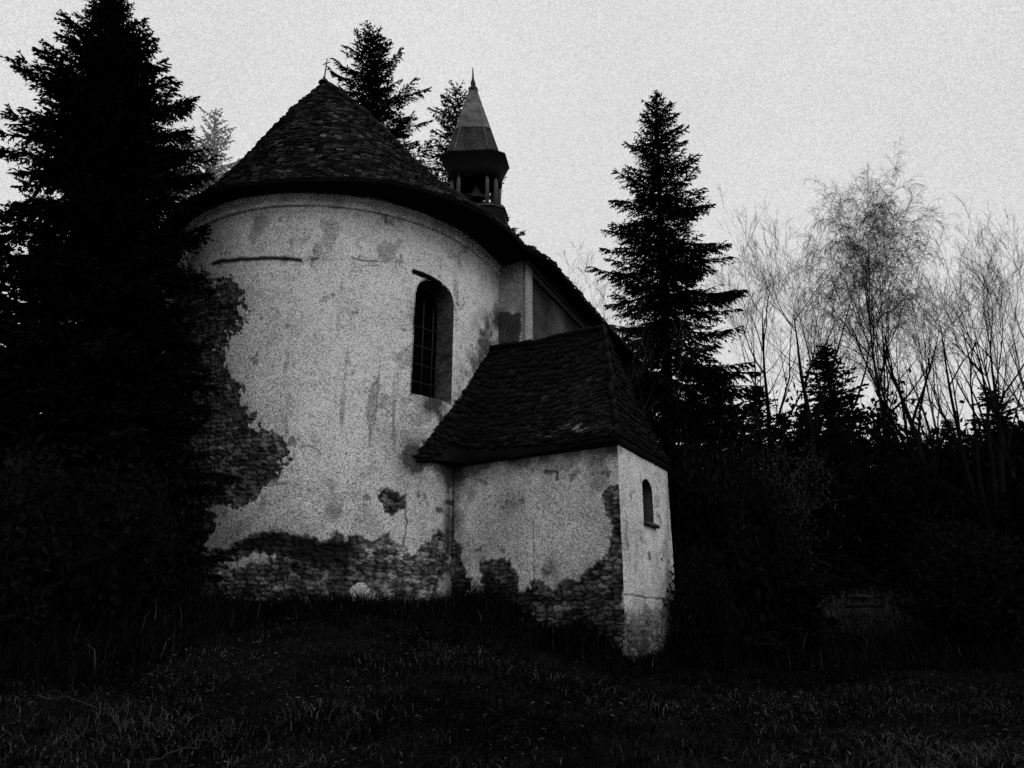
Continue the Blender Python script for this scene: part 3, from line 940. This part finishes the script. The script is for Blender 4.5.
for i, (x, y, D, lab) in enumerate(young):
    loc, h = on_ground(x, y, D)
    s = h / 6.
    wide = min(1.5, max(.75, 2.0 / max(s, .6)))
    place_tree('young_spruce', loc, yc, yt, None, lab or 'black young spruce lost in the dark undergrowth of the right hand wood', 'tree',
               'young spruces', rz=i * 1.3, sc_=(s * wide, s * wide, s))


# bare trees ------------------------------------------------------------
def bare_mesh(h, seed, r0=.12, spread=.5, levels=4, hang=0., fork=.45, nsub=(8, 5, 4, 4), lean=(0, 0), tmin=.0055, stems=1, up=.33, wig=.11):
    r = np.random.default_rng(seed)
    trunk = MB(); twigs = MB()
    def grow(p, d, L_, rad, lev):
        n_ = 8 if lev == 0 else (6 if lev == 1 else 4)
        P = [p]; dd = d / np.linalg.norm(d)
        for k in range(n_):
            dd = dd + r.normal(0, wig * (1 if lev else .45), 3) + np.array([0, 0, up * .25 - hang * (lev >= 2) * .5 * (k / n_ + .3)])
            dd /= np.linalg.norm(dd); P.append(P[-1] + dd * L_ / n_)
        P = np.array(P)
        rr = np.maximum(tmin * .7, rad * (1 - np.linspace(0, .92, n_ + 1)))
        (trunk if lev <= (1 if stems == 1 else 0) else twigs).tube(P, rr, 6 if lev == 0 else (4 if lev == 1 else 3), cap=False)
        if lev >= levels: return
        m = nsub[min(lev, len(nsub) - 1)]
        for k in range(m):
            s = r.uniform(fork if lev == 0 else .15, .99) if k else .97
            q = np.array([np.interp(s * n_, np.arange(n_ + 1), P[:, j]) for j in range(3)])
            i = min(n_ - 1, int(s * n_)); t = P[i + 1] - P[i]; t /= np.linalg.norm(t)
            a = r.normal(size=3); a -= a @ t * t; a /= np.linalg.norm(a)
            ang = r.normal(spread, .18)
            grow(q, t * math.cos(ang) + a * math.sin(ang), L_ * r.uniform(.42, .68) * (1.15 - .55 * s if lev == 0 else 1 - .35 * s),
                 max(tmin, np.interp(s, [0, 1], [rad, rad * .15]) * .62), lev + 1)
    for k in range(stems):
        a = k * 6.28 / stems + r.random()
        sp = 0 if stems == 1 else .22
        d = np.array([lean[0] + sp * math.cos(a), lean[1] + sp * math.sin(a), 1.])
        grow(np.array([.12 * math.cos(a) * (stems > 1), .12 * math.sin(a) * (stems > 1), -.5]), d, (h + .5) * r.uniform(.72, .82), r0 * (1 if k == 0 else r.uniform(.6, .9)), 0)
    k = h / np.percentile(np.concatenate(twigs.V)[:, 2], 99.7)
    for m_ in (trunk, twigs): m_.V = [v * k for v in m_.V]
    return trunk, twigs


def bare(loc, h, seed, mats, label, group=None, name='bare_tree', **kw):
    t, w = bare_mesh(h, seed, **kw)
    tm = mesh_data('trunk', np.concatenate(t.V), [np.concatenate(x) for x in (t.Q, t.T) if x], M[mats[0]], smooth=True)
    wm = mesh_data('branches', np.concatenate(w.V), [np.concatenate(x) for x in (w.Q, w.T) if x], M[mats[1]], smooth=True)
    print('bare', len(wm.polygons))
    return place_tree(name, loc, wm, tm, None, label, 'tree', group, crownname='branches'), tm, wm


G_ = 'bare trees behind the church'
for (x, y, D, xb, yb, seed, mats, lab, kw) in (
    (764, 208, 27, 760, 380, 201, ('bark', 'bark_mid'), 'thin bare tree nearest the tall spruce, its twigs reaching left', dict(r0=.17, spread=.42)),
    (783, 200, 25, 793, 380, 203, ('bark', 'bark'), 'bare forked tree with an upright dark stem and one branch curving right', dict(r0=.19, spread=.40, fork=.35)),
    (912, 235, 27, 902, 420, 213, ('bark', 'bark_mid'), 'bare forked tree standing just right of the birch trunk', dict(r0=.12, spread=.45, fork=.35)),
    (846, 238, 24, 928, 420, 207, ('bark', 'bark'), 'bare tree with a dark trunk leaning left across the birch', dict(r0=.22, spread=.5, fork=.25)),
    (966, 214, 23, 972, 430, 209, ('bark', 'bark'), 'bare tree of several dark stems fanning out near the right edge', dict(r0=.20, stems=5, spread=.4, nsub=(6, 4, 4, 3))),
    (1015, 240, 25, 1004, 420, 211, ('bark_mid', 'bark_mid'), 'bare spreading tree cut by the right edge', dict(r0=.14, spread=.5)),
):
    loc, h, tl = leaning(x, y, D, xb, yb)
    o, _, _ = bare(loc, h, seed, mats, lab, G_, **kw); o.rotation_euler = (0, tl, 0)
loc, h, tl = leaning(868, 163, 31, 877, 420)
o, _, _ = bare(loc, h, 221, ('bark_mid', 'bark_haze'), 'tallest bare birch with a hazy crown of fine hanging twigs', G_, name='birch_tree', r0=.19, spread=.60, hang=.75, fork=.40, nsub=(25, 9, 8, 7), tmin=.008, levels=4)
o.rotation_euler = (0, tl, 0); o.scale = (.66, .66, 1)
loc, h = on_ground(578, 242, 24)
bare(loc, h, 231, ('bark_mid', 'bark_haze'), 'small bare tree with tangled twigs showing past the nave roof', G_, r0=.08, spread=.6, stems=3, nsub=(8, 6, 5, 4))
# hazy ones further up the slope share two meshes
hz = []
for (x, y, D, seed, lab) in ((742, 222, 36, 241, 'pale hazy bare tree in the gap beside the tall spruce'), (812, 215, 38, 243, 'pale hazy bare tree left of the birch'),
                             (838, 200, 37, 241, 'pale hazy bare tree merging with the left of the birch crown'), (902, 205, 38, 243, 'pale hazy bare tree just right of the birch'),
                             (935, 225, 36, 241, 'pale hazy bare tree behind the leaning trunk'), (985, 215, 39, 243, 'pale hazy bare tree behind the fan of stems'),
                             (1020, 240, 36, 241, 'pale hazy bare tree at the far right edge')):
    loc, h, tl = leaning(x, y, D, x + 6, 420)
    if len(hz) < 2:
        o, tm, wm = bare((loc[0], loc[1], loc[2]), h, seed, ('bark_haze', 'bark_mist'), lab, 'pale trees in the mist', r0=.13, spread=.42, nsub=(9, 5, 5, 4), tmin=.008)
        o.rotation_euler = (0, tl, 0); hz.append((tm, wm, h))
    else:
        tm, wm, h0 = hz[len(loc) and (seed // 2) % 2]
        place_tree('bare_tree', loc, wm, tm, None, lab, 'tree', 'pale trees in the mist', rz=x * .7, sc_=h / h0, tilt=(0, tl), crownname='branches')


# bushes: thin stems with scattered leaves -------------------------------
def bush_mesh(w, h, seed, n=900, size=.07):
    r = np.random.default_rng(seed)
    stems = MB(); tips = []
    for k in range(26):
        a = r.random() * 6.28; t = r.random() ** .6
        top = np.array([math.cos(a) * w * t, math.sin(a) * w * t, h * (1 - .45 * t * t) * r.uniform(.7, 1.1)])
        mid = top * [.45, .45, .6] + r.normal(0, .05, 3)
        P = np.array([[0, 0, -.2], mid, top]); P[0, :2] = top[:2] * .15
        P = np.array([np.interp(np.linspace(0, 2, 7), [0, 1, 2], P[:, j]) for j in range(3)]).T + r.normal(0, .03, (7, 3))
        stems.tube(P, np.linspace(.018, .004, 7), 4, cap=False)
        for _ in range(10):
            s = r.uniform(.25, 1) * 6; q = np.array([np.interp(s, np.arange(7), P[:, j]) for j in range(3)])
            e = q + r.normal(0, .22, 3) * [1, 1, .8] + [0, 0, .1]
            stems.tube([q, (q + e) / 2 + r.normal(0, .03, 3), e], [.006, .004, .003], 3, cap=False); tips.append((q, e))
    tips = np.array(tips); i = r.integers(0, len(tips), n); f = r.random((n, 1))
    p = tips[i, 0] * (1 - f) + tips[i, 1] * f + r.normal(0, .07, (n, 3))
    d = r.normal(size=(n, 3)); d /= np.linalg.norm(d, axis=1)[:, None]
    V, Q = diamonds(p, p + d * size * r.uniform(.7, 1.5, (n, 1)), np.full(n, size * .55), r)
    return stems, V, Q
bm = []
for sd_, n_ in ((301, 5200), (303, 3800)):
    st_, V, Q = bush_mesh(1., 1., sd_, n_)
    bm.append((mesh_data('stems', np.concatenate(st_.V), [np.concatenate(x) for x in (st_.Q, st_.T) if x], M['bark']), mesh_data('foliage', V, Q, M['leaf'])))
st_, V, Q = bush_mesh(1., 1., 305, 6500, .022)
grey_bush = (mesh_data('stems', np.concatenate(st_.V), [np.concatenate(x) for x in (st_.Q, st_.T) if x], M['bark_mid']), mesh_data('foliage', V, Q, M['twig_grey']))
lb = 'black leafy bush lost in the undergrowth under the trees'
for i, (x, ytop, D, w, lab) in enumerate((
    (712, 470, 16.5, 1.7, 'broad black bush right beside the annex end wall'), (702, 560, 14.8, .8, 'low black bush at the foot of the annex corner'),
    (745, 436, 20, 2.6, 'greyish twiggy bush below the tall spruce'),
    (735, 560, 17, 1.5, lb), (772, 550, 19, 1.6, lb), (945, 535, 19.5, 1.9, lb), (960, 540, 18, 1.9, lb), (1010, 560, 16.5, 1.8, lb), (850, 500, 26, 2.2, lb), (930, 440, 27, 2.6, lb), (868, 432, 28, 2.6, lb), (985, 436, 28, 2.8, lb), (826, 430, 27, 2.4, lb), (1030, 440, 26, 2.6, lb), (900, 470, 24, 2.2, lb), (1000, 500, 24, 2.2, lb), (780, 500, 25, 2.0, lb),
    (120, 480, 11.4, 1.3, 'black bush in front of the left end of the apse wall'), (60, 480, 9.8, 1.5, 'black bush at the foot of the left spruces'), (0, 520, 9.2, 1.3, 'black bush in the left corner above the grass'),
    (176, 580, 12.2, .8, 'low black bush against the left foot of the apse'))):
    loc, h = on_ground(x, ytop, D)
    h = max(.5, h); s_, f_ = bm[i % 2] if 'greyish' not in lab else grey_bush
    place_tree('bush', loc, f_, s_, None, lab, 'bush', 'dark bushes', rz=i * 2.1, sc_=(w, w, h), trunkname='stems', crownname='foliage')

# ------------------------------------------------------------------ grass and weeds
def inside_church(x, y):
    d = np.stack([x - CX, y - CY], 1)
    u = d @ AX[:2]; w = d @ NX[:2]
    a = (np.hypot(d[:, 0], d[:, 1]) < RW + .05) | ((u > 0) & (np.abs(w) < WN + .05) & (u < LN))
    e = np.stack([x - CA[0], y - CA[1]], 1); dd = e @ ED[:2]; tt = e @ WD[:2]
    return a | ((dd > -.04) & (dd < LE + .05) & (tt > -.04) & (tt < LF))


def blades(x, y, h, w, tone, r, bend=.5):
    n_ = len(x); z = gz(x, y)
    a = r.random(n_) * 6.28; b = r.random(n_) * 6.28
    l = np.stack([np.cos(b), np.sin(b)], 1) * (h * bend * r.random(n_) ** .7)[:, None]
    s = np.stack([np.cos(a), np.sin(a)], 1) * (w / 2)[:, None]
    b0 = np.stack([x - s[:, 0], y - s[:, 1], z - .03], 1); b1 = np.stack([x + s[:, 0], y + s[:, 1], z - .03], 1)
    m0 = np.stack([x - s[:, 0] * .7 + l[:, 0] * .35, y - s[:, 1] * .7 + l[:, 1] * .35, z + h * .6], 1)
    m1 = np.stack([x + s[:, 0] * .7 + l[:, 0] * .35, y + s[:, 1] * .7 + l[:, 1] * .35, z + h * .6], 1)
    t = np.stack([x + l[:, 0], y + l[:, 1], z + h * (1 - .35 * r.random(n_))], 1)
    V = np.stack([b0, b1, m1, m0, t], 1).reshape(-1, 3)
    k = np.arange(n_)[:, None] * 5
    return V, k + np.array([[0, 1, 2, 3]]), k + np.array([[3, 2, 4]]), np.repeat(tone, 5)


r = np.random.default_rng(400)
n_ = 260000
y = 3.6 + 12.5 * r.random(n_) ** 1.25; x = (r.random(n_) - .5) * (4 + 1.75 * y)
cl = fbm(np.stack([x * .9, y * .9, 0 * x], 1), 411, 3); cl2 = fbm(np.stack([x * .3, y * .3, 0 * x], 1), 415, 2)
k = ~inside_church(x, y) & (r.random(n_) < .55 + .9 * cl)
x, y, cl, cl2 = x[k], y[k], cl[k], cl2[k]; n_ = len(x)
fine = fbm(np.stack([x * 5, y * 5, 0 * x], 1), 417, 2)
tone = .006 * np.exp(r.normal(0, .8, n_)) * (1 + 1.2 * np.clip(cl2, -.6, 1)) * (1 + 2.2 * np.clip(fine, -.4, 1)) * (.6 + 1.7 * sstep(9.5, 5.0, y))
pale = (r.random(n_) < .13 * (1 + 2.5 * np.clip(cl + cl2, -.4, 1))) & (y < 10.5)
tone = np.where(pale, .03 + .08 * r.random(n_), tone)
h = (.035 + .06 * r.random(n_)) * (1 + .8 * np.clip(cl, -.5, 1)) * np.where(pale, 1.1, 1)
V, Q, T, C = blades(x, y, h, np.where(pale, .006, .009) * (1 + .6 * r.random(n_)), tone, r, 1.7)
n_ = 150000
y = 3.6 + 11.5 * r.random(n_) ** 1.3; x = (r.random(n_) - .5) * (4 + 1.75 * y)
cl = fbm(np.stack([x * 1.1, y * 1.1, 0 * x], 1), 421, 3) + .7 * fbm(np.stack([x * .35, y * .35, 0 * x], 1), 423, 2)
k = ~inside_church(x, y) & (r.random(n_) < .5 + .9 * cl); x, y, cl = x[k], y[k], cl[k]; n_ = len(x)
p = np.stack([x, y, gz(x, y) + .14 * r.random(n_) * (1 + cl)], 1)
d = r.normal(size=(n_, 3)) * [1, 1, .6]; d /= np.linalg.norm(d, axis=1)[:, None]
l_ = .012 + .028 * r.random(n_) ** 2.5
V2, Q2 = diamonds(p, p + d * l_[:, None] * 1.6, l_ * .3, r)
t2 = .006 * np.exp(r.normal(0, .8, n_)); hi = r.random(n_) < .20 * sstep(13.5, 7., y) * (1 + 2 * np.clip(cl, -.45, 1))
t2 = np.where(hi, .02 + .085 * r.random(n_) ** 1.5, t2)
nv = len(V); V = np.concatenate([V, V2]); Q = np.concatenate([Q, Q2 + nv]); C = np.concatenate([C, np.repeat(t2, 4)])
g = build('grass', V, [Q, T], M['grass'], None, C)
tag(g, 'rough dark meadow grass with pale dry blades covering the foreground', 'grass', kind='stuff')

# taller weeds along the foot of the walls and at the edge of the wood
xs, ys, hs = [], [], []
n_ = 16000
t = r.random(n_); ph = R(-60) + t * R(125)
d = RW + .1 + np.abs(r.normal(0, .55, n_)); p = CC + d[:, None] * pdir(ph)
xs.append(p[:, 0]); ys.append(p[:, 1]); hs.append(.15 + .4 * r.random(n_) ** 2)
n_ = 9000
t = r.random(n_) * 4.4 - .5; d = -.05 - np.abs(r.normal(0, .45, n_)); p = CA + d[:, None] * ED + t[:, None] * WD
xs.append(p[:, 0]); ys.append(p[:, 1]); hs.append((.12 + .5 * r.random(n_) ** 2) * (1 + .45 * np.sin(t * 3.2)) * sstep(-.6, .6, t) + .10)
n_ = 9000
t = r.random(n_) * 3.6 - .3; d = -.05 - np.abs(r.normal(0, .3, n_)); p = CA + t[:, None] * ED + d[:, None] * WD
xs.append(p[:, 0]); ys.append(p[:, 1]); hs.append(.10 + .26 * r.random(n_) ** 2 * np.abs(np.sin(t * 5)) + .70 * sstep(.3, 2.6, t) * r.random(n_) ** 1.3)
n_ = 14000
x = 3.5 + 14 * r.random(n_); y = 13 + 10 * r.random(n_)
xs.append(x); ys.append(y); hs.append(.2 + .5 * r.random(n_))
n_ = 8000
x = -9 + 5 * r.random(n_); y = 8 + 6 * r.random(n_)
xs.append(x); ys.append(y); hs.append(.2 + .5 * r.random(n_))
n_ = 7000
xs.append(9.4 + 1.5 * r.normal(0, .8, n_)); ys.append(21. + 1.0 * r.normal(0, .8, n_)); hs.append(.08 + .25 * r.random(n_))
x, y, h = np.concatenate(xs), np.concatenate(ys), np.concatenate(hs)
k = ~inside_church(x, y); x, y, h = x[k], y[k], h[k]; n_ = len(x)
tone = .0035 * np.exp(r.normal(0, .6, n_))
tone = np.where(r.random(n_) < .012, .03 + .05 * r.random(n_), tone)
bank = np.exp(-(((x - 9.4) / 1.7) ** 2 + ((y - 21.2) / 1.6) ** 2))
tone = tone + bank * .13 * r.random(n_)
V, Q, T, C = blades(x, y, h, np.full(n_, .009) * (1 + r.random(n_)), tone, r, .9)
g = build('weeds', V, [Q, T], M['grass'], None, C)
tag(g, 'taller dark weeds along the foot of the walls and the wood', 'weeds', kind='stuff')

# fallen branches in the grass
for (pts, rad, lab) in (
    ([(38, 694), (80, 700), (112, 716), (128, 728)], .009, 'pale dry fallen branch lying in the grass at the far left'),
    ([(152, 762), (190, 752), (215, 738), (246, 733)], .008, 'pale dry fallen branch in the grass low left of centre'),
):
    mb = MB(); P = []
    for x, y in pts:
        a, b = x - 512, 384 - y
        d = np.array([a, F * CP - b * SP, F * SP + b * CP]); d /= d[1]
        Y = 4.
        while Y < 14 and d[2] * Y > float(gz(d[0] * Y, Y)) + .16: Y += .02
        P.append(d * Y)
    P = np.array(P); c_ = P.mean(0)
    Pi = np.array([np.interp(np.linspace(0, 3, 14), range(4), P[:, j]) for j in range(3)]).T + r.normal(0, .02, (14, 3))
    mb.tube(Pi, np.linspace(rad, .005, 14), 5)
    for k in range(9):
        q = Pi[r.integers(2, 13)]; e = q + r.normal(0, .09, 3) + [0, 0, .02]
        mb.tube([q, (q + e) / 2 + r.normal(0, .02, 3), e], [.006, .005, .003], 4)
    b_ = mb.build('fallen_branch', M['dry']); tag(b_, lab, 'branch')
# a few logs lying on the lighter bank at the right
for (x, y, D, L_, lab) in ((862, 597, 21.5, .9, 'upper of two short pale logs on the bank under the trees'), (866, 606, 20.6, 1.1, 'lower of two short pale logs on the bank under the trees')):
    p = at(x, y, D); z = float(gz(p[0], p[1])) + .07
    z = max(z, p[2])
    mb = MB(); mb.tube([(p[0] - L_ / 2, p[1], z), (p[0], p[1] + .05, z + .02), (p[0] + L_ / 2, p[1] + .15, z)], [.06, .055, .045], 7)
    tag(mb.build('log', M['dry']), lab, 'log')

# ------------------------------------------------------------------ sky and light
SUN_EL, SUN_AZ = R(42), R(125)          # azimuth clockwise from +Y: soft light from the right, a little behind the camera
w = bpy.data.worlds.new('World'); sc.world = w; w.use_nodes = True
nt = w.node_tree; N = nt.nodes; L = nt.links
bg = N['Background']; bg.inputs['Strength'].default_value = .1
sky = N.new('ShaderNodeTexSky'); sky.sky_type = 'NISHITA'; sky.sun_disc = False
sky.sun_elevation = SUN_EL; sky.sun_rotation = SUN_AZ; sky.air_density = 2.; sky.dust_density = 4.
bw = N.new('ShaderNodeRGBToBW'); L.new(sky.outputs[0], bw.inputs[0])
mr = N.new('ShaderNodeMapRange'); mr.inputs['From Min'].default_value = 0; mr.inputs['From Max'].default_value = 30
mr.inputs['To Min'].default_value = 7.1; mr.inputs['To Max'].default_value = 7.6; L.new(bw.outputs[0], mr.inputs['Value'])
tc = N.new('ShaderNodeTexCoord')
def wn(scale, det, lo, hi):
    n = N.new('ShaderNodeTexNoise'); n.inputs['Scale'].default_value = scale; n.inputs['Detail'].default_value = det
    L.new(tc.outputs['Generated'], n.inputs['Vector'])
    m_ = N.new('ShaderNodeMapRange'); m_.inputs['From Min'].default_value = .3; m_.inputs['From Max'].default_value = .7
    m_.inputs['To Min'].default_value = lo; m_.inputs['To Max'].default_value = hi; L.new(n.outputs['Fac'], m_.inputs['Value']); return m_.outputs[0]
def mul(a, b):
    m_ = N.new('ShaderNodeMath'); m_.operation = 'MULTIPLY'; L.new(a, m_.inputs[0]); L.new(b, m_.inputs[1]); return m_.outputs[0]
v = mul(mr.outputs[0], wn(2.2, 3, .95, 1.05))
sn_ = N.new('ShaderNodeVectorMath'); sn_.operation = 'SNAP'; sn_.inputs[1].default_value = (1 / 950.,) * 3
L.new(tc.outputs['Generated'], sn_.inputs[0])
wn_ = N.new('ShaderNodeTexWhiteNoise'); wn_.noise_dimensions = '3D'; L.new(sn_.outputs[0], wn_.inputs['Vector'])
mg = N.new('ShaderNodeMapRange'); mg.inputs['To Min'].default_value = .83; mg.inputs['To Max'].default_value = 1.17
L.new(wn_.outputs['Value'], mg.inputs['Value']); v = mul(v, mg.outputs[0])
cc = N.new('ShaderNodeCombineColor')
for k in range(3): L.new(v, cc.inputs[k])
L.new(cc.outputs[0], bg.inputs['Color'])
sun = bpy.data.lights.new('sun', 'SUN'); sun.energy = .7; sun.angle = R(30); sun.color = (1, 1, 1)
so = bpy.data.objects.new('sun', sun); col.objects.link(so)
so.rotation_euler = (PI / 2 - SUN_EL, 0, PI - SUN_AZ)
so.location = (10, -10, 20)

sc.view_settings.view_transform = 'Standard'
sc.view_settings.look = 'None'
sc.view_settings.exposure = 0
sc.render.engine = 'CYCLES'
sc.cycles.use_denoising = False
sc.cycles.use_light_tree = False
sc.cycles.max_bounces = 2
sc.cycles.diffuse_bounces = 1
sc.cycles.caustics_reflective = False
sc.cycles.caustics_refractive = False
